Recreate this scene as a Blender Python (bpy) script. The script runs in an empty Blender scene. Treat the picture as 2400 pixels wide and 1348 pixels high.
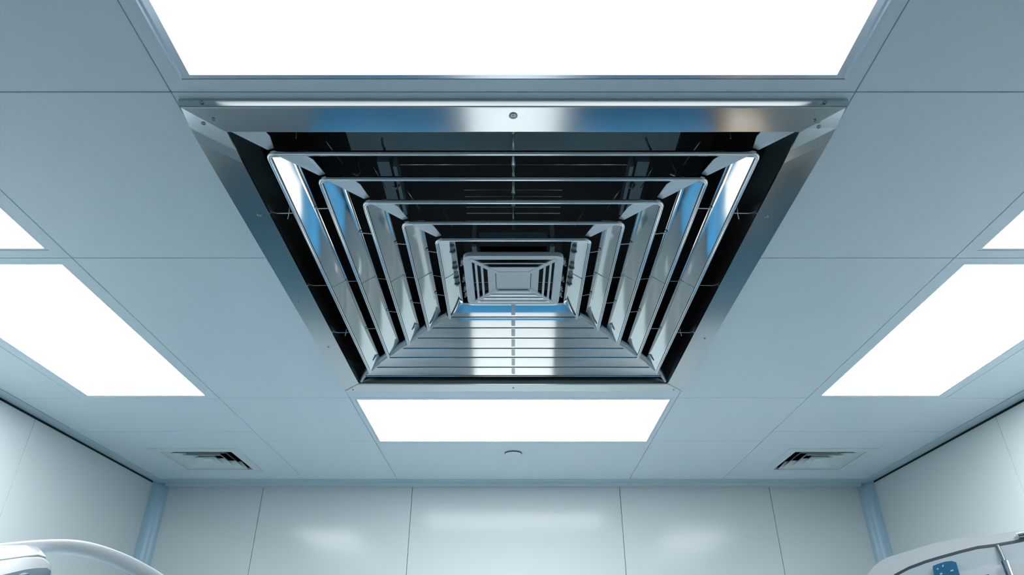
import bpy, bmesh, math, random
from mathutils import Vector, Matrix
random.seed(4)
C = bpy.context.scene.collection
PI = math.pi
# ---------------------------------------------------------------- camera frame
CAM_Z, CEIL = 1.5, 2.7
F = 1600.0
TH = math.atan(916.0 / F)
CT, ST = math.cos(TH), math.sin(TH)

def pt(px, py, Y):
    """point at distance Y in the room seen at a place of the photograph"""
    u, t = px - 1203.0, 674.0 - py
    yd, zd = F * CT - t * ST, F * ST + t * CT
    s = Y / yd
    return Vector((u * s, Y, CAM_Z + zd * s))

# ---------------------------------------------------------------- materials
def mat(name, col, rough=0.5, metal=0.0, noise=None, bump=None, aniso=0.0, spec=0.5, coat=0.0):
    m = bpy.data.materials.new(name); m.use_nodes = True
    nt = m.node_tree; b = nt.nodes['Principled BSDF']
    b.inputs['Base Color'].default_value = (*col, 1)
    b.inputs['Roughness'].default_value = rough
    b.inputs['Metallic'].default_value = metal
    b.inputs['Specular IOR Level'].default_value = spec
    b.inputs['Coat Weight'].default_value = coat
    if aniso: b.inputs['Anisotropic'].default_value = aniso
    if noise:                      # (scale vector, roughness low, high, colour variation)
        tc = nt.nodes.new('ShaderNodeTexCoord'); mp = nt.nodes.new('ShaderNodeMapping')
        mp.inputs['Scale'].default_value = noise[0]
        nz = nt.nodes.new('ShaderNodeTexNoise'); nz.inputs['Scale'].default_value = 1.0
        nz.inputs['Detail'].default_value = 4.0
        mr = nt.nodes.new('ShaderNodeMapRange')
        mr.inputs['From Min'].default_value = 0.3; mr.inputs['From Max'].default_value = 0.7
        mr.inputs['To Min'].default_value = noise[1]; mr.inputs['To Max'].default_value = noise[2]
        nt.links.new(tc.outputs['Object'], mp.inputs['Vector'])
        nt.links.new(mp.outputs['Vector'], nz.inputs['Vector'])
        nt.links.new(nz.outputs['Fac'], mr.inputs['Value'])
        nt.links.new(mr.outputs['Result'], b.inputs['Roughness'])
        if len(noise) > 3 and noise[3]:
            mx = nt.nodes.new('ShaderNodeMix'); mx.data_type = 'RGBA'
            k = 1 - noise[3]
            mx.inputs['A'].default_value = (col[0]*k, col[1]*k, col[2]*k, 1)
            mx.inputs['B'].default_value = (*col, 1)
            nt.links.new(nz.outputs['Fac'], mx.inputs['Factor'])
            nt.links.new(mx.outputs['Result'], b.inputs['Base Color'])
        if bump:
            bp = nt.nodes.new('ShaderNodeBump'); bp.inputs['Strength'].default_value = bump
            bp.inputs['Distance'].default_value = 0.002
            nt.links.new(nz.outputs['Fac'], bp.inputs['Height'])
            nt.links.new(bp.outputs['Normal'], b.inputs['Normal'])
    return m

def emit(name, col, strength):
    m = bpy.data.materials.new(name); m.use_nodes = True
    nt = m.node_tree; nt.nodes.remove(nt.nodes['Principled BSDF'])
    e = nt.nodes.new('ShaderNodeEmission')
    e.inputs['Color'].default_value = (*col, 1); e.inputs['Strength'].default_value = strength
    nt.links.new(e.outputs[0], nt.nodes['Material Output'].inputs['Surface'])
    return m

M = {}
M['ceiling'] = mat('ceiling_enamel', (.715, .845, .905), .38, noise=((1.5, 1.5, 1.5), .30, .42, .03))
M['gap'] = mat('joint_dark', (.10, .15, .17), .8)
M['deepgap'] = mat('shadow_gap', (.02, .03, .035), .8)
M['wall'] = mat('wall_enamel', (.57, .635, .645), .15, noise=((1.2, 1.2, 1.2), .12, .17, .03), spec=.17)
M['trim'] = mat('trim_aluminium', (.52, .67, .72), .4)
M['cove'] = mat('blue_cove', (.33, .50, .60), .35)
M['floor'] = mat('floor_vinyl', (.20, .25, .275), .3, noise=((3, 3, 3), .24, .36, .06))
M['panel'] = emit('light_panel', (.95, .98, 1.0), 18.5)
M['paneldim'] = emit('light_panel_dimmed', (.955, .985, 1.0), 1.35)
M['panelside'] = emit('light_panel_half', (.955, .985, 1.0), 4.0)
M['panelrear'] = emit('light_panel_full', (.95, .98, 1.0), 15.0)
M['lightframe'] = mat('light_frame', (.70, .835, .90), .35)
M['bezel'] = mat('bezel_metal', (.72, .80, .88), .22, metal=.8)
M['rim'] = mat('rim_steel', (.66, .72, .74), .16, metal=1, noise=((2, 2, 2), .12, .20, .08))
M['blade'] = mat('blade_steel', (.70, .755, .77), .08, metal=1, noise=((3, 3, 3), .05, .10, .06))
M['bead'] = mat('bead_steel', (.78, .83, .85), .12, metal=1)
M['neck'] = mat('neck_steel', (.40, .44, .43), .25, metal=1)
M['core'] = mat('core_metal', (.62, .70, .74), .38, metal=.55)
M['screw'] = mat('screw_steel', (.40, .45, .47), .3, metal=1)
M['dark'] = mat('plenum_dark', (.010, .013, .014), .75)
M['slate'] = mat('damper_slate', (.22, .32, .36), .5, metal=.2)
M['wire'] = mat('wire_steel', (.6, .66, .67), .25, metal=1)
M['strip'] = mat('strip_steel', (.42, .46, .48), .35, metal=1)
M['vent'] = mat('vent_enamel', (.68, .79, .80), .4)
M['detdark'] = mat('rubber_seal', (.05, .08, .09), .6)
M['plastic'] = mat('white_plastic', (.80, .87, .91), .5, spec=.35)
M['plasticgrey'] = mat('grey_plastic', (.68, .80, .85), .35)
M['recess'] = mat('recess_plastic', (.16, .30, .37), .4)
M['blue'] = mat('blue_plastic', (.0, .19, .42), .25, coat=.4)
M['sticker'] = mat('blue_sticker', (.0, .17, .36), .35)
M['fleck'] = mat('pale_print', (.55, .90, .96), .4)
M['seam'] = mat('dark_seam', (.05, .08, .10), .5)
M['chrome'] = mat('chrome', (.82, .85, .88), .06, metal=1)
M['steelgrey'] = mat('steel_grey', (.22, .27, .28), .35, metal=.6)
M['drape'] = mat('blue_drape', (.03, .19, .36), .8)
M['cream'] = mat('cream_linen', (.92, .85, .76), .7)
M['mattress'] = mat('white_sheet', (.68, .68, .67), .7)
M['rubber'] = mat('black_rubber', (.02, .02, .02), .6)
M['wood'] = mat('birch_front', (.70, .42, .22), .45, noise=((2, 14, 2), .4, .5, .25))

# ---------------------------------------------------------------- mesh helpers
def obj(name, bm, m, parent=None, smooth=False, mats=None):
    bmesh.ops.recalc_face_normals(bm, faces=bm.faces) if smooth != 'keep' else None
    me = bpy.data.meshes.new(name); bm.to_mesh(me); bm.free()
    for x in (mats or [m]): me.materials.append(x)
    if smooth:
        for p in me.polygons: p.use_smooth = True
        if hasattr(me, 'set_sharp_from_angle'): me.set_sharp_from_angle(angle=math.radians(35))
    o = bpy.data.objects.new(name, me); C.objects.link(o)
    if parent:
        o.parent = parent
        o.matrix_parent_inverse = Matrix.Translation(-parent.location)
    return o

def thing(name, label, cat, loc=(0, 0, 0), group=None):
    o = bpy.data.objects.new(name, None); C.objects.link(o)
    o.location = loc; o.empty_display_size = .1
    o['label'] = label; o['category'] = cat
    if group: o['group'] = group
    return o

def struct(o, label, cat):
    o['kind'] = 'structure'; o['label'] = label; o['category'] = cat; return o

def box(bm, x0, x1, y0, y1, z0, z1, mi=0, bev=0):
    v = [bm.verts.new(p) for p in ((x0,y0,z0),(x1,y0,z0),(x1,y1,z0),(x0,y1,z0),(x0,y0,z1),(x1,y0,z1),(x1,y1,z1),(x0,y1,z1))]
    fs = [bm.faces.new([v[i] for i in q]) for q in ((3,2,1,0),(4,5,6,7),(0,1,5,4),(1,2,6,5),(2,3,7,6),(3,0,4,7))]
    for f in fs: f.material_index = mi
    if bev:
        es = list({e for f in fs for e in f.edges})
        bmesh.ops.bevel(bm, geom=es, offset=bev, segments=2, affect='EDGES', profile=.5)

def prism(bm, lower, upper, mi=0):
    """solid between two loops of the same length"""
    a = [bm.verts.new(p) for p in lower]; b = [bm.verts.new(p) for p in upper]
    n = len(a)
    fs = [bm.faces.new(a[::-1]), bm.faces.new(b)]
    for i in range(n): fs.append(bm.faces.new((a[i], a[(i+1) % n], b[(i+1) % n], b[i])))
    for f in fs: f.material_index = mi
    return fs

def tube(bm, pts, r, seg=10, caps=True, mi=0):
    pts = [Vector(p) for p in pts]; rings = []; up0 = None
    for i, p in enumerate(pts):
        d = (pts[min(i+1, len(pts)-1)] - pts[max(i-1, 0)]).normalized()
        if up0 is None:
            up0 = Vector((0, 0, 1)) if abs(d.z) < .9 else Vector((0, 1, 0))
        a = d.cross(up0)
        if a.length < 1e-5: a = d.cross(Vector((1, 0, 0)))
        a.normalize(); b = a.cross(d).normalized(); up0 = b
        rr = r[i] if isinstance(r, (list, tuple)) else r
        rings.append([bm.verts.new(p + a*math.cos(2*PI*k/seg)*rr + b*math.sin(2*PI*k/seg)*rr) for k in range(seg)])
    for i in range(len(rings)-1):
        for k in range(seg):
            f = bm.faces.new((rings[i][k], rings[i][(k+1) % seg], rings[i+1][(k+1) % seg], rings[i+1][k])); f.material_index = mi
    if caps:
        bm.faces.new(rings[0][::-1]).material_index = mi; bm.faces.new(rings[-1]).material_index = mi

def catmull(pts, n=8):
    P = [Vector(p) for p in pts]; P = [P[0]*2-P[1]] + P + [P[-1]*2-P[-2]]; out = []
    for i in range(1, len(P)-2):
        for k in range(n):
            t = k/n; a, b, c, d = P[i-1], P[i], P[i+1], P[i+2]
            out.append(.5*((2*b)+(c-a)*t+(2*a-5*b+4*c-d)*t*t+(3*b-a-3*c+d)*t*t*t))
    out.append(P[-2]); return out

def lathe(bm, prof, center, axis='z', seg=24, mi=0):
    """prof: (radius, height) pairs"""
    c = Vector(center); rings = []
    for r, h in prof:
        ring = []
        for k in range(seg):
            a = 2*PI*k/seg
            p = Vector((r*math.cos(a), r*math.sin(a), h))
            if axis == 'y': p = Vector((p.x, p.z, p.y))
            ring.append(bm.verts.new(c + p))
        rings.append(ring)
    for i in range(len(rings)-1):
        for k in range(seg):
            f = bm.faces.new((rings[i][k], rings[i][(k+1) % seg], rings[i+1][(k+1) % seg], rings[i+1][k])); f.material_index = mi
    bm.faces.new(rings[0][::-1]).material_index = mi; bm.faces.new(rings[-1]).material_index = mi

def rect_loop(cx, cy, hw, hd, R, seg=5):
    """rounded rectangle, counter-clockwise starting at the rear left end"""
    out = []
    for sx, sy, a0 in ((-1, -1, PI), (1, -1, 1.5*PI), (1, 1, 0), (-1, 1, .5*PI)):
        for k in range(seg+1):
            a = a0 + k*PI/2/seg
            out.append((cx + sx*(hw-R) + R*math.cos(a), cy + sy*(hd-R) + R*math.sin(a)))
    return out

# ---------------------------------------------------------------- room setting
WX, YB, YF = 2.52, 4.90, -2.4        # side walls, far wall, wall behind the camera
bm = bmesh.new(); box(bm, -WX-.1, WX+.1, YF-.1, YB+.1, -.05, 0)
struct(obj('floor', bm, M['floor']), 'grey blue vinyl floor of the white panelled room', 'floor')

G = .0016                             # half joint
XT, YT = 2.448, 4.775                 # where the ceiling trim begins
bm = bmesh.new()
def tile(x0, x1, y0, y1, hole=None):
    rects = [(x0, x1, y0, y1)]
    if hole:
        a, b, c, d = hole
        rects = [(x0, x1, y0, c), (x0, x1, d, y1), (x0, a, c, d), (b, x1, c, d)]
        for r in rects:
            r2 = [r[0], r[1], r[2], r[3]]
            if r[0] == x0: r2[0] += G
            if r[1] == x1: r2[1] -= G
            if r[2] == y0: r2[2] += G
            if r[3] == y1: r2[3] -= G
            box(bm, *r2, CEIL, CEIL+.010)
    else:
        box(bm, x0+G, x1-G, y0+G, y1-G, CEIL, CEIL+.010, bev=.0012)
    for r in rects:
        box(bm, r[0], r[1], r[2], r[3], CEIL+.0102, CEIL+.016, mi=1)
XA, XB, XC_ = .807, 1.452, 2.136
VENT = (1.70, 2.165, 4.085, 4.515)
tile(-XA, XA, YF, -.17)
tile(-XA, XA, 1.168, 3.192, hole=(-.73, .73, 1.262, 2.975))
tile(-XA, XA, 3.945, YT)
for s in (-1, 1):
    def st(x0, x1, y0, y1, hole=None):
        if s < 0:
            x0, x1 = -x1, -x0
            if hole: hole = (-hole[1], -hole[0], hole[2], hole[3])
        tile(x0, x1, y0, y1, hole)
    for y0, y1 in ((YF, -1.3), (-1.3, -.17), (-.17, 1.168), (1.168, 1.901), (1.901, 3.192), (3.192, 3.906), (3.906, YT)):
        st(XA, XB, y0, y1)
    st(XB, XC_, YF, -.7); st(XB, XC_, -.7, .6)
    for y0, y1 in ((YF, -.7), (-.7, .6), (.6, 1.901), (1.901, 3.199)):
        st(XC_, XT, y0, y1)
    st(XB, XT, 3.199, 3.72); st(XB, XT, 3.72, YT, VENT)
ceiling = struct(obj('ceiling', bm, None, mats=[M['ceiling'], M['gap']]), 'pale blue grey ceiling of large smooth metal panels with thin joints', 'ceiling')

# trims around the ceiling
def trim(name, x0, x1, y0, y1, label, lip=None):
    b = bmesh.new(); box(b, x0, x1, y0, y1, CEIL-.003, CEIL+.016)
    if lip: box(b, *lip)
    struct(obj(name, b, M['trim']), label, 'trim')
trim('trim_1', -WX+.001, -XT-.001, YF, YB, 'flat aluminium trim along the ceiling above the left wall')
trim('trim_2', XT+.001, WX-.001, YF, YB, 'flat aluminium trim along the ceiling above the right wall')
trim('trim_3', -XT, XT, YT+.001, YB-.001, 'stepped aluminium trim along the ceiling above the far wall', (-XT, XT, YB-.045, YB-.001, CEIL-.026, CEIL-.003))

# walls: panels with joints in front of a dark core
def wall(name, spans, plane, axis, label, top):
    b = bmesh.new()
    for a0, a1 in spans:
        if axis == 'y': box(b, a0+G, a1-G, plane, plane+.012, 0, top, bev=.0012)
        else:
            p = sorted((plane, plane + (.012 if plane > 0 else -.012)))
            box(b, p[0], p[1], a0+G, a1-G, 0, top, bev=.0012)
    lo, hi = spans[0][0], spans[-1][1]
    if axis == 'y':
        p = sorted((plane + (.0125), plane + .05)); box(b, lo, hi, p[0], p[1], 0, CEIL+.03, mi=1)
    else:
        k = 1 if plane > 0 else -1
        p = sorted((plane + k*.0125, plane + k*.05)); box(b, p[0], p[1], lo, hi, 0, CEIL+.03, mi=1)
    struct(obj(name, b, None, mats=[M['wall'], M['deepgap']]), label, 'wall')
wall('wall_back', [(-WX, -1.769), (-1.769, -.714), (-.714, .753), (.753, 1.812), (1.812, WX)], YB, 'y', 'glossy white panelled far wall with vertical joints', CEIL-.002)
wall('wall_left', [(YF, -1.1), (-1.1, .35), (.35, 1.9), (1.9, 3.47), (3.47, YB)], -WX, 'x', 'glossy white panelled left wall with dark gap at the top', CEIL-.014)
wall('wall_right', [(YF, -1.1), (-1.1, .35), (.35, 1.9), (1.9, 3.43), (3.43, YB)], WX, 'x', 'glossy white panelled right wall with dark gap at the top', CEIL-.014)
bm = bmesh.new(); box(bm, -WX, WX, YF-.05, YF, 0, CEIL+.03)
M['wallgrey'] = mat('wall_grey', (.16, .20, .22), .5)
struct(obj('wall_front', bm, M['wallgrey']), 'grey wall behind the camera', 'wall')

for s, nm, lb in ((-1, 'trim_4', 'pale blue coved strip in the left far corner of the room'), (1, 'trim_5', 'pale blue coved strip in the right far corner of the room')):
    b = bmesh.new(); R = .085; n = 8
    prof = [(WX - R + R*math.sin(k*PI/2/n), YB - R + R*(math.cos(k*PI/2/n))) for k in range(n+1)]
    # concave cove: arc centred in the room
    loop = [(s*(x-.001), y-.001) for x, y in prof] + [(s*(WX-.0005), YB-.0005)]
    prism(b, [(x, y, 0) for x, y in loop], [(x, y, CEIL-.004) for x, y in loop])
    struct(obj(nm, b, M['cove'], smooth=True), lb, 'trim')

# ---------------------------------------------------------------- ceiling lights
def light(x0, x1, y0, y1, lx0, lx1, ly0, ly1, label, double=False, lamp='panel'):
    t = thing('ceiling_light', label, 'ceiling light', ((x0+x1)/2, (y0+y1)/2, CEIL), 'recessed white light panels of the ceiling')
    b = bmesh.new()
    g = G
    bw = .010 if not double else .026
    ox0, ox1, oy0, oy1 = lx0-bw, lx1+bw, ly0-bw, ly1+bw
    if double: oy0, oy1 = ly0-.010, ly1+.012
    for r in ((x0+g, x1-g, y0+g, oy0), (x0+g, x1-g, oy1, y1-g), (x0+g, ox0, oy0, oy1), (ox1, x1-g, oy0, oy1)):
        box(b, *r, CEIL, CEIL+.012)
    obj('frame', b, M['lightframe'], t)
    b = bmesh.new(); e = .0015
    # bezel: a shallow step with a small lip around the panel
    o = (ox0+e, ox1-e, oy0+e, oy1-e); i = (lx0, lx1, ly0, ly1)
    for r in ((o[0], o[1], o[2], i[2]), (o[0], o[1], i[3], o[3]), (o[0], i[0], i[2], i[3]), (i[1], o[1], i[2], i[3])):
        box(b, *r, CEIL+.001, CEIL+.012)
    if double:
        for xx in (o[0], o[1]-.005): box(b, xx, xx+.005, o[2], o[3], CEIL-.0045, CEIL+.001)
    obj('bezel', b, M['bezel'] if double else M['lightframe'], t)
    b = bmesh.new(); box(b, lx0, lx1, ly0, ly1, CEIL+.003, CEIL+.012)
    obj('light_panel', b, M[lamp], t)
    b = bmesh.new(); box(b, x0, x1, y0, y1, CEIL+.0125, CEIL+.06)
    obj('housing', b, M['slate'], t)
light(-XA, XA, -.17, 1.168, -.743, .743, -.10, 1.117, 'large white ceiling light panel nearest the camera, in front of the steel diffuser', True, 'paneldim')
light(-XA, XA, 3.192, 3.945, -.776, .776, 3.223, 3.906, 'wide white ceiling light panel just behind the steel diffuser', False, 'panelrear')
light(-XC_, -XB, .60, 1.901, -2.083, -1.510, .64, 1.845, 'left ceiling light panel cut off by the picture edge, a corner of it showing', lamp='panelside')
light(-XC_, -XB, 1.901, 3.199, -2.083, -1.510, 1.944, 3.162, 'large slanted white ceiling light panel left of the steel diffuser, toward the left wall')
light(XB, XC_, .60, 1.901, 1.510, 2.083, .64, 1.845, 'right ceiling light panel cut off by the picture edge, a corner of it showing', lamp='panelside')
light(XB, XC_, 1.901, 3.199, 1.510, 2.083, 1.944, 3.162, 'large slanted white ceiling light panel right of the steel diffuser, toward the right wall')

# ---------------------------------------------------------------- the big square steel diffuser
YC = 2.123
RINGS = [(.647, .741, 2.700), (.544, .614, 2.717), (.442, .4975, 2.724), (.345, .376, 2.734), (.250, .277, 2.737)]
D = thing('ceiling_air_diffuser', 'large square polished steel air diffuser with nested louvres in the ceiling centre', 'air vent', (0, YC, CEIL))
RO_X, RO_F, RO_B = .799, 1.190, 3.052          # rim outer edges
RI_X, RI_F, RI_B = .713, 1.283, 2.957          # rim inner edges
ZR = 2.679                                      # underside of the rim

RAIL = [(0, 2.6995), (0, 2.693), (.0425, 2.6812), (.07, 2.6793), (.10, ZR), (.965, ZR), (.985, 2.6797), (1, 2.682), (1, 2.6995)]
def rail(p, inner):
    """p: outer a, outer b, inner b, inner a (plan); a flat rail with a canted outer lip, mitred ends"""
    b = bmesh.new(); A = []; Bv = []
    for f, z in RAIL:
        A.append(b.verts.new((p[0][0]+(p[3][0]-p[0][0])*f, p[0][1]+(p[3][1]-p[0][1])*f, z)))
        Bv.append(b.verts.new((p[1][0]+(p[2][0]-p[1][0])*f, p[1][1]+(p[2][1]-p[1][1])*f, z)))
    n = len(A)
    for k in range(n):
        j = (k+1) % n; b.faces.new((A[k], A[j], Bv[j], Bv[k]))
    b.faces.new(A[::-1]); b.faces.new(Bv)
    return obj('frame_rail', b, M['rim'], D)
g = .0007
rf = rail([(-RO_X+g, RO_F), (RO_X-g, RO_F), (RI_X-g, RI_F), (-RI_X+g, RI_F)], 0)
rb = rail([(-RI_X+g, RI_B), (RI_X-g, RI_B), (RO_X-g, RO_B), (-RO_X+g, RO_B)], 0)
rl = rail([(-RO_X, RO_F+g), (-RI_X, RI_F+g), (-RI_X, RI_B-g), (-RO_X, RO_B-g)], 0)
rr = rail([(RI_X, RI_F+g), (RO_X, RO_F+g), (RO_X, RO_B-g), (RI_X, RI_B-g)], 0)

def screw(par, x, y, r, z=ZR, normal='z'):
    b = bmesh.new()
    if normal == 'z':
        lathe(b, [(r, .0003), (r, -.0012), (r*.82, -.0022), (r*.62, -.0022), (r*.5, -.0008), (r*.25, -.0008), (r*.2, -.002), (.0003, -.0022)], (x, y, z), seg=18)
    else:
        lathe(b, [(r, .0003), (r, -.0012), (r*.8, -.002), (r*.5, -.0008), (.0003, -.0008)], (x, y, z), axis='y', seg=18)
    # stay inside two levels below the thing: screw is a sub-part of its rail
    me = obj('screw', b, M['screw'], None, smooth=True)
    me.parent = par; me.matrix_parent_inverse = Matrix.Identity(4)
for x, y, r in ((0, 1.224, .0105), (-.728, 1.236, .006), (.735, 1.24, .005)): screw(rf, x, y, r)
for x in (-.742, .742): screw(rf, x, RO_F, .0055, 2.690, 'y')
for x, y, r in ((-.758, 1.25, .006), (-.745, 1.632, .0065), (-.776, 2.165, .004), (-.758, 2.55, .004)): screw(rl, x, y, r)
for x, y, r in ((.752, 1.262, .006), (.745, 1.64, .005), (.766, 2.47, .004)): screw(rr, x, y, r)
for x, y, r in ((0, 3.005, .0045), (-.755, 3.028, .004), (.755, 3.028, .004)): screw(rb, x, y, r)

# plenum: dark box above the rim
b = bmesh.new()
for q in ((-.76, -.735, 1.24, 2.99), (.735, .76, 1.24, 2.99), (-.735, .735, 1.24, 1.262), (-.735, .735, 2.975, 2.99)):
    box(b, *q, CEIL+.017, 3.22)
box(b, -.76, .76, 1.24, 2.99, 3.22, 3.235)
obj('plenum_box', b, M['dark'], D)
# neck: the sheet collar that rises from the inner edge of the rim
b = bmesh.new()
for s in (-1, 1):
    prism(b, [(s*.7135, RI_F+.001, ZR+.004), (s*.7135, RI_B-.001, ZR+.004), (s*.700, RI_B-.014, 2.775), (s*.700, RI_F+.014, 2.775)],
             [(s*.7155, RI_F+.001, ZR+.004), (s*.7155, RI_B-.001, ZR+.004), (s*.702, RI_B-.014, 2.775), (s*.702, RI_F+.014, 2.775)])
prism(b, [(-.713, RI_B-.001, ZR+.004), (.713, RI_B-.001, ZR+.004), (.700, RI_B-.014, 2.775), (-.700, RI_B-.014, 2.775)],
         [(-.713, RI_B+.001, ZR+.004), (.713, RI_B+.001, ZR+.004), (.700, RI_B-.012, 2.775), (-.700, RI_B-.012, 2.775)])
prism(b, [(-.713, RI_F, ZR+.004), (.713, RI_F, ZR+.004), (.713, RI_F, 2.72), (-.713, RI_F, 2.72)],
         [(-.713, RI_F+.002, ZR+.004), (.713, RI_F+.002, ZR+.004), (.713, RI_F+.002, 2.72), (-.713, RI_F+.002, 2.72)])
obj('collar', b, M['neck'], D)

A_, B_ = .050, .034
# cross-section of a louvre: (inset toward the middle, height above the lower edge)
def blade_profile():
    out = []; n = 6
    for k in range(n+1):
        t = k/n
        out.append((A_*t + .0012*math.sin(PI*t), B_*t))
    out.append((A_+.005, B_+.001))
    return out
PROF = blade_profile()

def ring_path(hw, hd, i, R, seg=5):
    """open U: rear left -> front left corner -> front right corner -> rear right, at inset i"""
    w, d = hw - i, hd - i
    r = max(R*(1 - i/A_*.9), .0015)
    p = [(-w, YC + d)]
    for k in range(1, 12): p.append((-w, YC + d - (2*d - r)*k/12))
    for k in range(seg+1):
        a = PI + k*PI/2/seg; p.append((-w + r + r*math.cos(a), YC - d + r + r*math.sin(a)))
    for k in range(1, 12): p.append((-w + r + (2*w - 2*r)*k/12, YC - d))
    for k in range(seg+1):
        a = 1.5*PI + k*PI/2/seg; p.append((w - r + r*math.cos(a), YC - d + r + r*math.sin(a)))
    for k in range(1, 12): p.append((w, YC - d + r + (2*d - r)*k/12))
    p.append((w, YC + d))
    return p

def ring(hw, hd, z, n):
    b = bmesh.new(); rows = []
    for i, h in PROF:
        rows.append([Vector((x, y, z + h)) for x, y in ring_path(hw, hd, i, .022)])
    th = .0012
    def shell(rows):
        vs = [[b.verts.new(p) for p in r] for r in rows]
        for i in range(len(vs)-1):
            for k in range(len(vs[0])-1):
                b.faces.new((vs[i][k], vs[i][k+1], vs[i+1][k+1], vs[i+1][k]))
        return vs
    lo = shell(rows)
    up = shell([[Vector((p.x*(1+th/max(hw, .1)), YC + (p.y-YC)*(1+th/max(hd, .1)), p.z + th)) for p in r] for r in rows])
    for k in range(len(lo[0])-1):
        b.faces.new((lo[0][k], up[0][k], up[0][k+1], lo[0][k+1])); b.faces.new((lo[-1][k], lo[-1][k+1], up[-1][k+1], up[-1][k]))
    for i in range(len(lo)-1):
        b.faces.new((lo[i][0], lo[i+1][0], up[i+1][0], up[i][0])); b.faces.new((lo[i][-1], up[i][-1], up[i+1][-1], lo[i+1][-1]))
    o = obj('louvre_ring', b, M['blade'], D, smooth=True)
    b = bmesh.new(); tube(b, [Vector((x, y, z - .0015)) for x, y in ring_path(hw, hd, 0, .022, 8)], .0070 if n < 3 else .0060, 12)
    e = obj('rolled_edge', b, M['bead'], None, smooth=True); e.parent = o; e.matrix_parent_inverse = Matrix.Identity(4)
    # joint strip across each side louvre at mid length
    for s in (-1, 1):
        b = bmesh.new()
        pr = [(s*(hw - i - .0008), z + h) for i, h in PROF]
        tube(b, [Vector((x - s*.0006, YC - .02, zz)) for x, zz in pr], .0011, 6)
        j = obj('joint_strip', b, M['plastic'], None); j.parent = o; j.matrix_parent_inverse = Matrix.Identity(4)
    return o
ring_objs = [ring(hw, hd, z, n) for n, (hw, hd, z) in enumerate(RINGS)]

# half width of the mitre at a distance d behind the middle
MT = [(.173, .172), (.277, .250), (.376, .345), (.4975, .442), (.614, .544), (.741, .647), (.84, .715)]
def mitre(d):
    for (d0, w0), (d1, w1) in zip(MT, MT[1:]):
        if d <= d1 or d1 == MT[-1][0]: return w0 + (w1-w0)*(d-d0)/(d1-d0)
# rear bank of louvres, cut off along the mitre
SLATS = [(2.908, 2.700), (2.817, 2.703), (2.737, 2.715), (2.654, 2.720), (2.566, 2.726), (2.4825, 2.732), (2.397, 2.737)]
for y, z in SLATS:
    b = bmesh.new(); n = 8; d0 = y - YC
    lo, up = [], []
    for i, h in PROF:
        w = mitre(max(d0 - i, .18)) - .003
        lo.append([Vector((-w + 2*w*k/n, y - i, z + h)) for k in range(n+1)])
        up.append([Vector((-w + 2*w*k/n, y - i + .0012, z + h + .0008)) for k in range(n+1)])
    def grid(r):
        vs = [[b.verts.new(p) for p in q] for q in r]
        for i in range(len(vs)-1):
            for k in range(n): b.faces.new((vs[i][k], vs[i][k+1], vs[i+1][k+1], vs[i+1][k]))
        return vs
    L, U = grid(lo), grid(up)
    for k in range(n):
        b.faces.new((L[0][k], U[0][k], U[0][k+1], L[0][k+1])); b.faces.new((L[-1][k], L[-1][k+1], U[-1][k+1], U[-1][k]))
    for i in range(len(L)-1):
        b.faces.new((L[i][0], L[i+1][0], U[i+1][0], U[i][0])); b.faces.new((L[i][-1], U[i][-1], U[i+1][-1], L[i+1][-1]))
    o = obj('louvre_slat', b, M['blade'], D, smooth=True)
    w = mitre(d0) - .002
    b = bmesh.new(); tube(b, [(-w, y, z-.0012), (w, y, z-.0012)], .0030, 8)
    e = obj('rolled_edge', b, M['bead'], None, smooth=True); e.parent = o; e.matrix_parent_inverse = Matrix.Identity(4)
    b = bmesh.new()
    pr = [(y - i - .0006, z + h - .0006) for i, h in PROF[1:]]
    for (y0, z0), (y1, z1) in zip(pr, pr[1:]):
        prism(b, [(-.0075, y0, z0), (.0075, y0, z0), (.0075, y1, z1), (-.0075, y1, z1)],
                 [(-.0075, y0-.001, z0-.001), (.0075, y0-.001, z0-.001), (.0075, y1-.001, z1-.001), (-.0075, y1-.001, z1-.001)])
    e = obj('reflection_strip', b, M['strip'], None); e.parent = o; e.matrix_parent_inverse = Matrix.Identity(4)  # grey strip stands in for a dark reflection down the slat faces

# corner gussets on the two front corners: flat plates that join each ring to the next along the mitre
ALL = [(RI_X-.002, YC-RI_F-.002, 2.682)] + RINGS + [(.172, .173, 2.741)]
for (w0, d0, z0), (w1, d1, z1) in zip(ALL[:-2], ALL[1:-1]):
    for s in (-1, 1):
        b = bmesh.new()
        first = w0 > .7
        a = (s*(w0+.003), YC-d0-.002) if first else (s*(w0-.004), YC-d0+.005)
        c = (s*(w1+.001), YC-d1+.001)
        f = .074 if first else (.066 if w0 > .5 else .055)
        e1 = (s*(w0-.010-f), a[1]); e2 = (s*(w1-.016), YC-d1-.004); m1 = (s*(w0*.45+w1*.55-f*.72), YC-(d0*.5+d1*.5)-.010)
        loop = [a, e1, m1, e2, c]
        zz = [z0+.006, z0+.010, (z0+z1)/2+.012, z1+.012, z1+.010]
        prism(b, [(x, y, h) for (x, y), h in zip(loop, zz)], [(x, y, h+.002) for (x, y), h in zip(loop, zz)])
        obj('corner_gusset', b, M['core'], D)
        b = bmesh.new()
        tube(b, [(s*(w0-.012-f*2.0), YC-d0+.012, z0+.052), (s*(w1-f*.9), YC-d1+.002, z1+.052)], .0018, 6)
        obj('corner_wire', b, M['wire'], D)
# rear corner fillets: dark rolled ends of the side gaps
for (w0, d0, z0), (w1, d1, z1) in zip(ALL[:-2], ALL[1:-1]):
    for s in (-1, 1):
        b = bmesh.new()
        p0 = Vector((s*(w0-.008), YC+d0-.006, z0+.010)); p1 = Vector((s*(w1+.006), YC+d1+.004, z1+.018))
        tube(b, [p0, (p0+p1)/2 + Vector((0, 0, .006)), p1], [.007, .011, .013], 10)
        obj('corner_roll', b, M['strip'], D, smooth=True)

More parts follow.
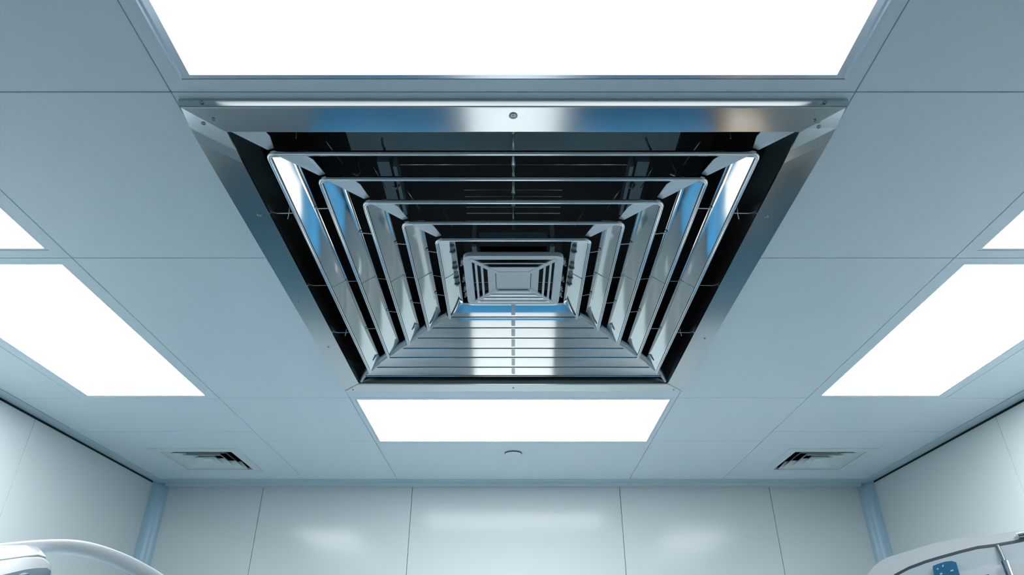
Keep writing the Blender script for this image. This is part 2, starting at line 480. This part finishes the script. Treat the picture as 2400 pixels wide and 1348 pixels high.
# tie pins across the side gaps
pins = [(-.455, .0022), (-.02, .0014), (.36, .0022)]
for n in range(len(ALL)-2):
    (w0, d0, z0), (w1, d1, z1) = ALL[n], ALL[n+1]
    for dy, r in pins:
        dd = dy if n < 2 else dy*(d1/.75)
        for s in (-1, 1):
            b = bmesh.new(); i0 = .0 if n == 0 else A_
            tube(b, [(s*(w0-i0+.002 if n else w0+.002), YC+dd, z0+.030), (s*(w1-.018), YC+dd, z1+.014)], r, 8)
            if n == 0 and dy != -.02:       # the outer pins carry a bent spring clip
                x = s*(w0-.035)
                tube(b, [(x-s*.012, YC+dd-.030, z0+.034), (x-s*.004, YC+dd-.006, z0+.041), (x, YC+dd, z0+.047), (x+s*.002, YC+dd+.012, z0+.040), (x+s*.010, YC+dd+.030, z0+.030)], .0019, 6)
            obj('tie_pin', b, M['wire'], D, smooth=True)

# hanger rod and fittings inside the plenum
b = bmesh.new(); pts = []; rad = []
for k in range(57):
    y = 1.40 + k*.01; pts.append((0, y, 2.86)); rad.append(.0050 + (.0022 if k % 7 in (0, 1) else 0) - (.0018 if k % 7 == 4 else 0))
tube(b, pts, rad, 10); obj('hanger_rod', b, M['wire'], D, smooth=True)
b = bmesh.new(); box(b, -.53, .53, 1.56, 1.745, 3.0, 3.012); obj('damper_plate', b, M['slate'], D)
for s in (-1, 1):
    b = bmesh.new()
    box(b, s*.43-.02, s*.43+.02, 1.75, 2.02, 2.98, 3.01)
    box(b, s*.39-.006, s*.39+.006, 1.75, 2.02, 2.96, 3.0)
    obj('damper_bracket', b, M['slate'], D)
for hwid, y in ((.40, 1.775), (.172, 1.912), (.172, 1.950), (.172, 2.012), (.172, 2.050), (.172, 2.10)):
    b = bmesh.new(); tube(b, [(-hwid, y, 2.99), (hwid, y, 2.99)], .0019, 6); obj('damper_wire', b, M['wire'], D)
for x, y in ((-.42, 1.66), (.425, 1.66), (-.52, 1.77), (.53, 1.77), (-.40, 1.84), (.40, 1.84)):
    b = bmesh.new()
    tube(b, [(x, y, 3.0), (x+.004, y, 2.975), (x+.012, y+.004, 2.958), (x+.004, y+.008, 2.946), (x-.010, y+.006, 2.952)], .0042, 8)
    obj('hook', b, M['screw'], D, smooth=True)
# inner box seen between the two innermost rings
b = bmesh.new(); box(b, -.12, .12, 1.98, 2.02, 2.80, 2.86, bev=.004)
for s in (-1, 1): box(b, s*.135-.008, s*.135+.008, 1.97, 2.03, 2.79, 2.88)
obj('damper_housing', b, M['slate'], D)

# core: rounded frame with a small slatted rosette and a flat centre plate
core_y = YC
b = bmesh.new(); z0 = 2.739
o_ = rect_loop(0, core_y, .172, .173, .028, 6); i_ = rect_loop(0, core_y, .143, .150, .008, 6)
def ringprism(b, outer, inner, za, zb):
    A = [b.verts.new((x, y, za)) for x, y in outer]; Bv = [b.verts.new((x, y, za)) for x, y in inner]
    A2 = [b.verts.new((x, y, zb)) for x, y in outer]; B2 = [b.verts.new((x, y, zb)) for x, y in inner]
    n = len(A)
    for k in range(n):
        j = (k+1) % n
        b.faces.new((A[k], A[j], Bv[j], Bv[k])); b.faces.new((A2[k], B2[k], B2[j], A2[j]))
        b.faces.new((A[k], A2[k], A2[j], A[j])); b.faces.new((Bv[k], Bv[j], B2[j], B2[k]))
ringprism(b, o_, i_, z0, z0+.016)
es = [e for e in b.edges if all(abs(v.co.z-z0) < 1e-5 for v in e.verts) and len(e.link_faces) == 2 and any(abs(f.normal.z) < .5 for f in e.link_faces)]
core = obj('core_frame', b, M['core'], D, smooth=True)
def sub(name, b, m, sm=False):
    e = obj(name, b, m, None, smooth=sm); e.parent = core; e.matrix_parent_inverse = Matrix.Identity(4); return e
ZP = 2.743
b = bmesh.new(); box(b, -.062, .062, core_y-.060, core_y+.062, ZP, ZP+.010, bev=.002)
sub('centre_plate', b, M['core'])
def trap(b, t0, t1, side, za, zb, th=.003):
    """strip of the rosette between fractions t0..t1 from centre plate (0) to frame (1)"""
    def p(t, k):
        w = .062 + (.146-.062)*t; d = .062 + (.152-.062)*t
        if side == 'l': return (-w, core_y + k*(d-.006))
        if side == 'r': return (w, core_y + k*(d-.006))
        if side == 'f': return (k*(w-.006), core_y - d)
        return (k*(w-.006), core_y + d)
    q = [p(t0, -1), p(t0, 1), p(t1, 1), p(t1, -1)]; zz = [za, za, zb, zb]
    prism(b, [(x, y, h) for (x, y), h in zip(q, zz)], [(x, y, h+th) for (x, y), h in zip(q, zz)])
for side in 'lr':
    b = bmesh.new(); trap(b, .02, .34, side, ZP, ZP-.003); sub('rosette_panel', b, M['core'])
    for t in (.52, .76):
        b = bmesh.new(); trap(b, t, t+.09, side, ZP-.003, ZP-.006, .006); sub('rosette_slat', b, M['core'])
b = bmesh.new(); trap(b, .02, .40, 'f', ZP, ZP-.003); sub('rosette_panel', b, M['core'])
b = bmesh.new(); trap(b, .66, .73, 'f', ZP-.004, ZP-.005, .003); sub('rosette_slat', b, M['core'])
b = bmesh.new(); trap(b, .02, .12, 'b', ZP-.004, ZP-.002); sub('rosette_panel', b, M['bead'])
for t in (.13, .42, .71):
    b = bmesh.new(); trap(b, t, t+.24, 'b', ZP+.002, ZP-.003, .002); sub('rosette_slat', b, M['core'])
    b = bmesh.new(); d = .062 + .090*(t+.24); w = .062 + .084*(t+.24) - .006
    tube(b, [(-w, core_y+d, ZP-.004), (w, core_y+d, ZP-.004)], .0028, 8); sub('rosette_edge', b, M['bead'], True)
for sx in (-1, 1):
    for sy in (-1, 1):
        b = bmesh.new()
        p0 = Vector((sx*.059, core_y+sy*.059, ZP-.002)); p1 = Vector((sx*.146, core_y+sy*.152, ZP-.006))
        n = Vector((-(p1-p0).y, (p1-p0).x, 0)).normalized()*.008
        prism(b, [p0-n, p1-n, p1+n, p0+n], [v+Vector((0, 0, .006)) for v in (p0-n, p1-n, p1+n, p0+n)])
        sub('rosette_rib', b, M['core'])
for s in (-1, 1):
    b = bmesh.new(); tube(b, [(s*.085, core_y+.018, ZP+.006), (s*.143, core_y+.018, ZP+.004)], .0015, 6)
    sub('rosette_wire', b, M['wire'])
for s in (-1, 1):
    for dy in (-.125, -.015, .055, .10):
        b = bmesh.new()
        box(b, s*.176-.004, s*.176+.004, core_y+dy-.016, core_y+dy+.016, 2.742, 2.753)
        box(b, s*.181-.003, s*.181+.003, core_y+dy+.012, core_y+dy+.020, 2.740, 2.753)
        sub('spring_clip', b, M['steelgrey'])
# dark pan behind the core
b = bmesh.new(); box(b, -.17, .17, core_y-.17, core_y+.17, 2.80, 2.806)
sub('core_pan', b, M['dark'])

# ---------------------------------------------------------------- corner vents
def vent(s, label):
    x0, x1, y0, y1 = 1.665, 2.200, 4.040, 4.566
    cx, cy = s*(x0+x1)/2, (y0+y1)/2; hw, hd = (x1-x0)/2, (y1-y0)/2
    t = thing('ceiling_vent', label, 'air vent', (cx, cy, CEIL), 'small square corner vents')
    b = bmesh.new(); ringprism(b, rect_loop(cx, cy, hw, hd, .004, 2), rect_loop(cx, cy, hw-.050, hd-.058, .004, 2), CEIL-.006, CEIL-.0003)
    obj('frame', b, M['vent'], t)
    b = bmesh.new()
    for q in ((cx-hw+.032, cx-hw+.04, y0+.03, y1-.03), (cx+hw-.04, cx+hw-.032, y0+.03, y1-.03), (cx-hw+.04, cx+hw-.04, y0+.03, y0+.04), (cx-hw+.04, cx+hw-.04, y1-.04, y1-.03)):
        box(b, *q, CEIL+.017, 2.86)
    box(b, cx-hw+.032, cx+hw-.032, y0+.03, y1-.03, 2.86, 2.87)
    obj('duct', b, M['dark'], t)
    k = 0
    for ins, in ((.098,), (.150,), (.200,)):
        w, d = hw-ins, hd-ins; a = .040; bb = .034
        b = bmesh.new()
        lo = rect_loop(cx, cy, w, d, .004, 2); up = rect_loop(cx, cy, w-a, d-a, .002, 2)
        V = [[b.verts.new((x, y, h)) for x, y in L] for L, h in ((lo, CEIL-.002), (up, CEIL-.002+bb), (up, CEIL+bb), (lo, CEIL))]
        n = len(lo)
        for r in range(4):
            for j in range(n): b.faces.new((V[r][j], V[r][(j+1) % n], V[(r+1) % 4][(j+1) % n], V[(r+1) % 4][j]))
        obj('louvre_ring', b, M['vent'], t)
    # outer far-side apron, which makes the vent look closed from below on two sides
    b = bmesh.new()
    q = [(cx+s*(hw-.048), cy+hd-.056), (cx-s*(hw-.085), cy+hd-.056), (cx-s*(hw-.125), cy+hd-.096), (cx+s*(hw-.090), cy+hd-.096)]
    prism(b, [(x, y, CEIL-.001+h) for (x, y), h in zip(q, (0, 0, .04, .04))], [(x, y, CEIL+.001+h) for (x, y), h in zip(q, (0, 0, .04, .04))])
    q = [(cx+s*(hw-.048), cy-hd+.056), (cx+s*(hw-.048), cy+hd-.056), (cx+s*(hw-.092), cy+hd-.096), (cx+s*(hw-.092), cy-hd+.09)]
    prism(b, [(x, y, CEIL-.001+h) for (x, y), h in zip(q, (0, 0, .04, .04))], [(x, y, CEIL+.001+h) for (x, y), h in zip(q, (0, 0, .04, .04))])
    obj('apron', b, M['vent'], t)
    b = bmesh.new(); box(b, cx-.028, cx+.028, cy-.024, cy+.024, CEIL, CEIL+.008, bev=.002)
    obj('centre_plate', b, M['vent'], t)
vent(-1, 'small square louvred vent in the left far corner of the ceiling')
vent(1, 'small square louvred vent in the right far corner of the ceiling')

# round detector
t = thing('smoke_detector', 'small round flush detector in the ceiling behind the rear light panel', 'detector', (0, 4.14, CEIL))
b = bmesh.new(); lathe(b, [(.0525, 0), (.0535, -.006), (.0515, -.007)], (0, 4.14, CEIL-.0002), seg=40); obj('shadow_gap_ring', b, M['detdark'], t, smooth=True)  # dark ring stands in for the shaded gap around the cover
b = bmesh.new(); lathe(b, [(.0505, -.0065), (.0505, -.0085), (.048, -.0095), (.001, -.0100)], (0, 4.14, CEIL-.0002), seg=40); obj('cover', b, M['ceiling'], t, smooth=True)

# ---------------------------------------------------------------- left equipment: wheeled stand with white head and bent tube rail
YE = 1.62
def casters(par, cx, cy, r=.26):
    for k in range(4):
        a = PI/4 + k*PI/2
        b = bmesh.new(); x, y = cx + r*math.cos(a), cy + r*math.sin(a)
        lathe(b, [(.020, -.012), (.040, -.012), (.045, -.006), (.045, .006), (.040, .012), (.020, .012)], (x, y, .045), axis='y', seg=18)
        obj('caster', b, M['rubber'], par, smooth=True)
h0 = pt(-110, 1350, YE)
L = thing('medical_cart', 'white wheeled medical stand with bent tube rail at the lower left edge', 'medical equipment', (h0.x, YE, 0))
b = bmesh.new(); box(b, h0.x-.24, h0.x+.24, YE-.22, YE+.22, .09, .16, bev=.02); obj('base', b, M['plastic'], L)
casters(L, h0.x, YE)
b = bmesh.new(); tube(b, [(h0.x, YE, .15), (h0.x, YE, 1.30)], .04, 20); obj('column', b, M['chrome'], L, smooth=True)
b = bmesh.new(); box(b, h0.x-.19, h0.x+.22, YE-.16, YE+.18, 1.28, 1.585, bev=.03); obj('body', b, M['plasticgrey'], L, smooth=True)
# head: side outline given its own depth
def slab(b, pix, Y0, Y1, bev=.006, seg=3, sx=0):
    """outline at distance Y0 carried straight back to Y1"""
    P = [pt(x, y, Y0) for x, y in pix]
    fs = prism(b, [(p.x, Y0, p.z) for p in P], [(p.x+sx, Y1, p.z) for p in P])
    if bev:
        es = list({e for f in fs[:2] for e in f.edges})
        bmesh.ops.bevel(b, geom=es, offset=bev, segments=seg, affect='EDGES', profile=.5)
class Plane:
    def __init__(self, p, n): self.p, self.n = Vector(p), Vector(n).normalized()
    def at(self, px, py, off=0):
        u, t = px - 1203.0, 674.0 - py
        d = Vector((u, F*CT - t*ST, F*ST + t*CT)); o = Vector((0, 0, CAM_Z))
        return o + d*((self.p + self.n*off - o).dot(self.n)/d.dot(self.n))
def tslab(b, pix, pl, o0, depth, bev=.006, seg=3, back=None):
    P = [pl.at(x, y, o0) for x, y in pix]; k = (back or -pl.n)*depth
    fs = prism(b, P, [p + k for p in P])
    if bev:
        es = list({e for f in fs[:2] for e in f.edges})
        bmesh.ops.bevel(b, geom=es, offset=bev, segments=seg, affect='EDGES', profile=.5)
def arc(cx, cy, r, a0, a1, n=8):
    return [(cx + r*math.cos(math.radians(a0+(a1-a0)*k/n)), cy + r*math.sin(math.radians(a0+(a1-a0)*k/n))) for k in range(n+1)]
out = [(-330, 1351), (-10, 1316), (60, 1306), (92, 1303)] + [(106, 1306), (116, 1314), (122, 1326), (124, 1338), (121, 1352), (112, 1375), (98, 1400), (80, 1420), (-330, 1440)]
LP = Plane(pt(60, 1303, YE-.03), (.10, -.80, .55))
b = bmesh.new(); tslab(b, out, LP, 0, .09, .007, 3, Vector((-.75, .75, -.25))); head = obj('head_housing', b, M['plastic'], L, smooth=True)
# top cover, tapering back to the rail
b = bmesh.new()
lo = [LP.at(x, y, -.004) for x, y in ((-330, 1350), (-10, 1313), (60, 1303), (90, 1300), (108, 1305))]
hi = [pt(x, y, YE-.004) for x, y in ((-330, 1310), (-10, 1279), (60, 1278), (88, 1282), (97, 1291))]
lo2 = [p + Vector((-.01, .02, -.03)) for p in lo]; hi2 = [p + Vector((-.02, .05, -.02)) for p in hi]
prism(b, lo + hi[::-1], lo2 + hi2[::-1]); obj('top_cover', b, M['plastic'], L, smooth=True)
rec = [(-300, 1390), (0, 1349), (60, 1335), (95, 1329), (110, 1330), (119, 1337), (117, 1350), (106, 1375), (80, 1402), (-300, 1425)]
b = bmesh.new(); tslab(b, rec, LP, .002, .012, .0015); obj('lower_recess', b, M['recess'], L, smooth=True)
b = bmesh.new(); tslab(b, [(35, 1356), (44, 1346), (58, 1342), (68, 1344), (75, 1352), (72, 1368), (50, 1376), (36, 1370)], LP, .008, .007, .002); obj('indicator_button', b, M['blue'], L, smooth=True)
rail_px = [(-330, 1321), (-120, 1302), (0, 1291), (70, 1284.5), (120, 1282), (170, 1283), (220, 1292), (275, 1311), (325, 1335), (375, 1366), (425, 1410), (450, 1470), (440, 1540)]
pts = [pt(x, y, YE+.04) for x, y in rail_px]
pts += [Vector((pts[-1].x-.06, YE+.05, 1.44)), Vector((h0.x+.20, YE+.05, 1.40))]
b = bmesh.new(); tube(b, catmull(pts, 8), .0160, 18); obj('tube_rail', b, M['plastic'], L, smooth=True)

# ---------------------------------------------------------------- right equipment: rounded white panel on a wheeled stand
YR = 1.62
c0 = pt(2420, 1348, YR)
Rg = thing('medical_monitor', 'white rounded equipment panel with blue sticker at the lower right edge', 'medical equipment', (c0.x, YR, 0))
b = bmesh.new(); box(b, c0.x-.24, c0.x+.24, YR-.20, YR+.24, .09, .16, bev=.02); obj('base', b, M['plastic'], Rg)
casters(Rg, c0.x, YR+.02)
b = bmesh.new(); tube(b, [(c0.x, YR+.03, .15), (c0.x, YR+.03, 1.42)], .04, 20); obj('column', b, M['chrome'], Rg, smooth=True)
top_line = [(2034, 1346), (2043, 1334), (2055, 1322), (2070, 1312), (2088, 1304), (2125, 1293), (2183, 1275), (2210, 1269), (2250, 1262), (2310, 1255), (2370, 1247), (2500, 1229), (2780, 1192)]
sm = [(p.x, p.y) for p in catmull([(x, y, 0) for x, y in top_line], 4)]
outer = [(2010, 1440), (2014, 1400), (2022, 1370)] + sm + [(2800, 1520), (2060, 1560), (2020, 1490)]
RP = Plane(pt(2250, 1300, YR), (-.22, -.74, .62))
b = bmesh.new(); tslab(b, outer, RP, 0, .055, .0035, 3); obj('shell', b, M['plastic'], Rg, smooth=True)
seam = [(2068, 1400), (2096, 1349), (2130, 1331), (2170, 1316), (2200, 1307), (2250, 1293), (2290, 1283), (2330, 1278), (2370, 1271), (2430, 1259), (2760, 1210)]
def band(b, line, wid, o0, depth):
    up = [RP.at(x, y-wid/2, o0) for x, y in line]; dn = [RP.at(x, y+wid/2, o0) for x, y in line]
    loop = up + dn[::-1]; prism(b, loop, [p - RP.n*depth for p in loop])
b = bmesh.new(); band(b, seam, 6, .0015, .004); obj('shell_seam', b, M['seam'], Rg)
b = bmesh.new()
tslab(b, [(x, y+5) for x, y in seam] + [(2770, 1500), (2090, 1540), (2060, 1470)], RP, .004, .012, .002); obj('front_panel', b, M['plasticgrey'], Rg, smooth=True)
b = bmesh.new()
tslab(b, [(2175, 1349), (2260, 1339), (2350, 1323), (2440, 1302), (2700, 1250), (2700, 1480), (2170, 1500)], RP, .010, .009, .003); obj('lower_cover', b, M['plastic'], Rg, smooth=True)
st_ = [(2186, 1327), (2198, 1322), (2215, 1316.5), (2230, 1315), (2241, 1318), (2245, 1332), (2249, 1346), (2232, 1352), (2192, 1362)]
b = bmesh.new(); tslab(b, st_, RP, .0125, .010, 0); sk = obj('blue_sticker', b, M['sticker'], Rg)
b = bmesh.new()
for cx, cy, w, h, a in ((2210, 1326.5, 3, 5, 25), (2197.5, 1333.5, 4, 3, 0), (2231, 1337.5, 7, 3.4, -20), (2206, 1345, 6, 3.6, -15), (2223, 1351, 5, 3, 0)):
    ca, sa = math.cos(math.radians(a)), math.sin(math.radians(a))
    q = [(cx + x*ca - y*sa, cy + x*sa + y*ca) for x, y in ((-w/2, -h/2), (w/2, -h/2), (w/2, h/2), (-w/2, h/2))]
    P = [RP.at(x, y, .0132) for x, y in q]
    prism(b, P, [p - RP.n*.001 for p in P])
e = obj('printed_marks', b, M['fleck'], None); e.parent = sk
b = bmesh.new(); tslab(b, [(2302, 1349), (2318, 1346), (2322, 1372), (2304, 1374)], RP, .0125, .005, 0); obj('dark_key', b, M['blue'], Rg)
b = bmesh.new(); tube(b, [RP.at(2338, 1281, .006), RP.at(2348, 1302, .010), RP.at(2357, 1324, .016)], .0045, 12); obj('post_link', b, M['steelgrey'], Rg, smooth=True)
b = bmesh.new(); tube(b, [RP.at(2357, 1322, .020), RP.at(2362, 1336, .020), RP.at(2385, 1400, .020)], .0105, 18); obj('chrome_post', b, M['chrome'], Rg, smooth=True)
b = bmesh.new(); tube(b, [RP.at(2384, 1257, .004), RP.at(2420, 1250, .004), RP.at(2700, 1213, .004)], .0062, 14); obj('chrome_rail', b, M['chrome'], Rg, smooth=True)
b = bmesh.new(); tube(b, [(c0.x, YR+.03, 1.38), (c0.x, YR+.03, 1.50), RP.at(2430, 1380, -.045)], .032, 16); obj('tilt_neck', b, M['steelgrey'], Rg, smooth=True)

# ---------------------------------------------------------------- unseen furniture added below the picture for its reflections in the steel
T = thing('operating_table', 'unseen white padded operating table with a blue drape, set under the steel diffuser for its reflection', 'table', (0, 2.75, 0))
b = bmesh.new(); box(b, -.25, .25, 2.4, 3.1, 0, .10, bev=.02); obj('base', b, M['plastic'], T)
b = bmesh.new(); tube(b, [(0, 2.75, .09), (0, 2.75, .75)], .11, 20); obj('column', b, M['chrome'], T, smooth=True)
b = bmesh.new(); box(b, -.29, .29, 1.80, 3.70, .74, .86, bev=.03); obj('mattress', b, M['mattress'], T)
b = bmesh.new(); n = 26; rows = []
for k in range(n+1):
    y = 1.74 + .50*k/n
    wv = .010*math.sin(k*1.7)
    rows.append([Vector((x*(1 + (wv if h < .8 else 0)), y, h)) for x, h in ((-.43, .34), (-.39, .62), (-.352, .85), (-.33, .868), (0, .872), (.33, .868), (.352, .85), (.39, .62), (.43, .34))])
V1 = [[b.verts.new(p) for p in r] for r in rows]; V2 = [[b.verts.new(p + Vector((0, 0, .004))) for p in r] for r in rows]
for V in (V1, V2):
    for i in range(n):
        for j in range(8): b.faces.new((V[i][j], V[i+1][j], V[i+1][j+1], V[i][j+1]))
obj('drape', b, M['drape'], T, smooth=True)
def cabinet(x, y, w, label, m, rows=3, top=1.05):
    t = thing('reflection_cabinet', label, 'cabinet', (x, y, 0))
    b = bmesh.new(); box(b, x-w/2, x+w/2, y-.25, y+.25, .08, top-.03, bev=.01); obj('body', b, m, t)
    b = bmesh.new(); box(b, x-w/2-.01, x+w/2+.01, y-.26, y+.26, top-.03, top, bev=.006); obj('worktop', b, m, t)
    for k in range(rows):
        hh = top-.17; z = .13 + k*hh/rows
        b = bmesh.new(); box(b, x-w/2+.02, x+w/2-.02, y-.268, y-.25, z, z+hh*.93/rows, bev=.004); d = obj('drawer', b, m, t)
        b = bmesh.new(); tube(b, [(x-.10, y-.285, z+hh*.7/rows), (x+.10, y-.285, z+hh*.7/rows)], .006, 8)
        e = obj('handle', b, M['chrome'], None, smooth=True); e.parent = d; e.matrix_parent_inverse = Matrix.Identity(4)
    b = bmesh.new(); box(b, x-w/2+.03, x+w/2-.03, y-.2, y+.22, 0, .08); obj('plinth', b, M['rubber'], t)
cabinet(-.82, 3.36, .80, 'unseen blue drawer cabinet left of the operating table, added for a blue reflection', M['drape'])  # unseen cabinets added as blue and warm patches for the steel to mirror
cabinet(.82, 3.36, .80, 'unseen blue drawer cabinet right of the operating table, added for a blue reflection', M['drape'])
cabinet(1.40, 3.36, .26, 'unseen narrow birch drawer cabinet beside the right blue cabinet, added for a warm reflection', M['wood'], 4)

def trolley(x, sd):  # unseen trolley and pack, added to give the front louvres pale and blue reflections
    t = thing('reflection_trolley', 'unseen white trolley behind the %s blue cabinet, added for a pale reflection' % sd, 'trolley', (x, 3.98, 0))
    b = bmesh.new(); box(b, x-.47, x+.47, 3.68, 4.28, 1.12, 1.16, bev=.008); obj('top', b, M['cream'], t)
    b = bmesh.new(); box(b, x-.40, x+.40, 3.72, 4.24, .25, .28, bev=.006); obj('shelf', b, M['mattress'], t)
    for sx in (-1, 1):
        for yy in (3.74, 4.22):
            b = bmesh.new(); tube(b, [(x+sx*.38, yy, .08), (x+sx*.38, yy, 1.13)], .014, 12); l = obj('leg', b, M['chrome'], t, smooth=True)
            b = bmesh.new(); lathe(b, [(.02, -.012), (.04, -.010), (.04, .010), (.02, .012)], (x+sx*.38, yy, .04), axis='y', seg=16)
            c = obj('caster', b, M['rubber'], None, smooth=True); c.parent = l
    b = bmesh.new(); box(b, x-.44, x+.44, 4.04, 4.26, 1.161, 1.36, bev=.03)
    o = obj('reflection_pack', b, M['drape']); o['label'] = 'unseen blue pack on the white trolley at %s, added for a blue reflection' % sd; o['category'] = 'pack'
trolley(-.80, 'left'); trolley(.80, 'right')
M['slategrey'] = mat('slate_cabinet', (.13, .155, .16), .4)  # dark cabinets below are added out of view to darken louvre and rim reflections
M['teal'] = mat('teal_cabinet', (.05, .13, .18), .4)
for x, sd in ((-.555, 'left'), (.555, 'right')):
    cabinet(x, YB-.29, 1.05, 'unseen tall slate grey cabinet against the far wall, %s of its middle, added to darken the louvre reflections' % sd, M['slategrey'], 4, 1.76)
for x, sd in ((-1.78, 'left'), (1.78, 'right')):
    cabinet(x, YB-.29, 1.1, 'unseen wide dark teal cabinet against the far wall in the %s corner, added to darken the rim reflections' % sd, M['teal'], 4, 1.36)

# ---------------------------------------------------------------- camera and view
cd = bpy.data.cameras.new('camera'); cam = bpy.data.objects.new('camera', cd); C.objects.link(cam)
cd.sensor_width = 36; cd.lens = F/2400*36; cd.shift_x = -3/2400; cd.clip_start = .02
cam.location = (0, 0, CAM_Z); cam.rotation_euler = (PI/2 + TH, 0, 0)
sc = bpy.context.scene; sc.camera = cam
w = bpy.data.worlds.new('world'); sc.world = w; w.use_nodes = True
w.node_tree.nodes['Background'].inputs[0].default_value = (.01, .012, .013, 1)
sc.view_settings.view_transform = 'Standard'; sc.view_settings.look = 'None'
sc.view_settings.exposure = 0.0; sc.view_settings.gamma = 1.0; sc.view_settings.use_curve_mapping = False
sc.cycles.max_bounces = 14; sc.cycles.diffuse_bounces = 8; sc.cycles.glossy_bounces = 8
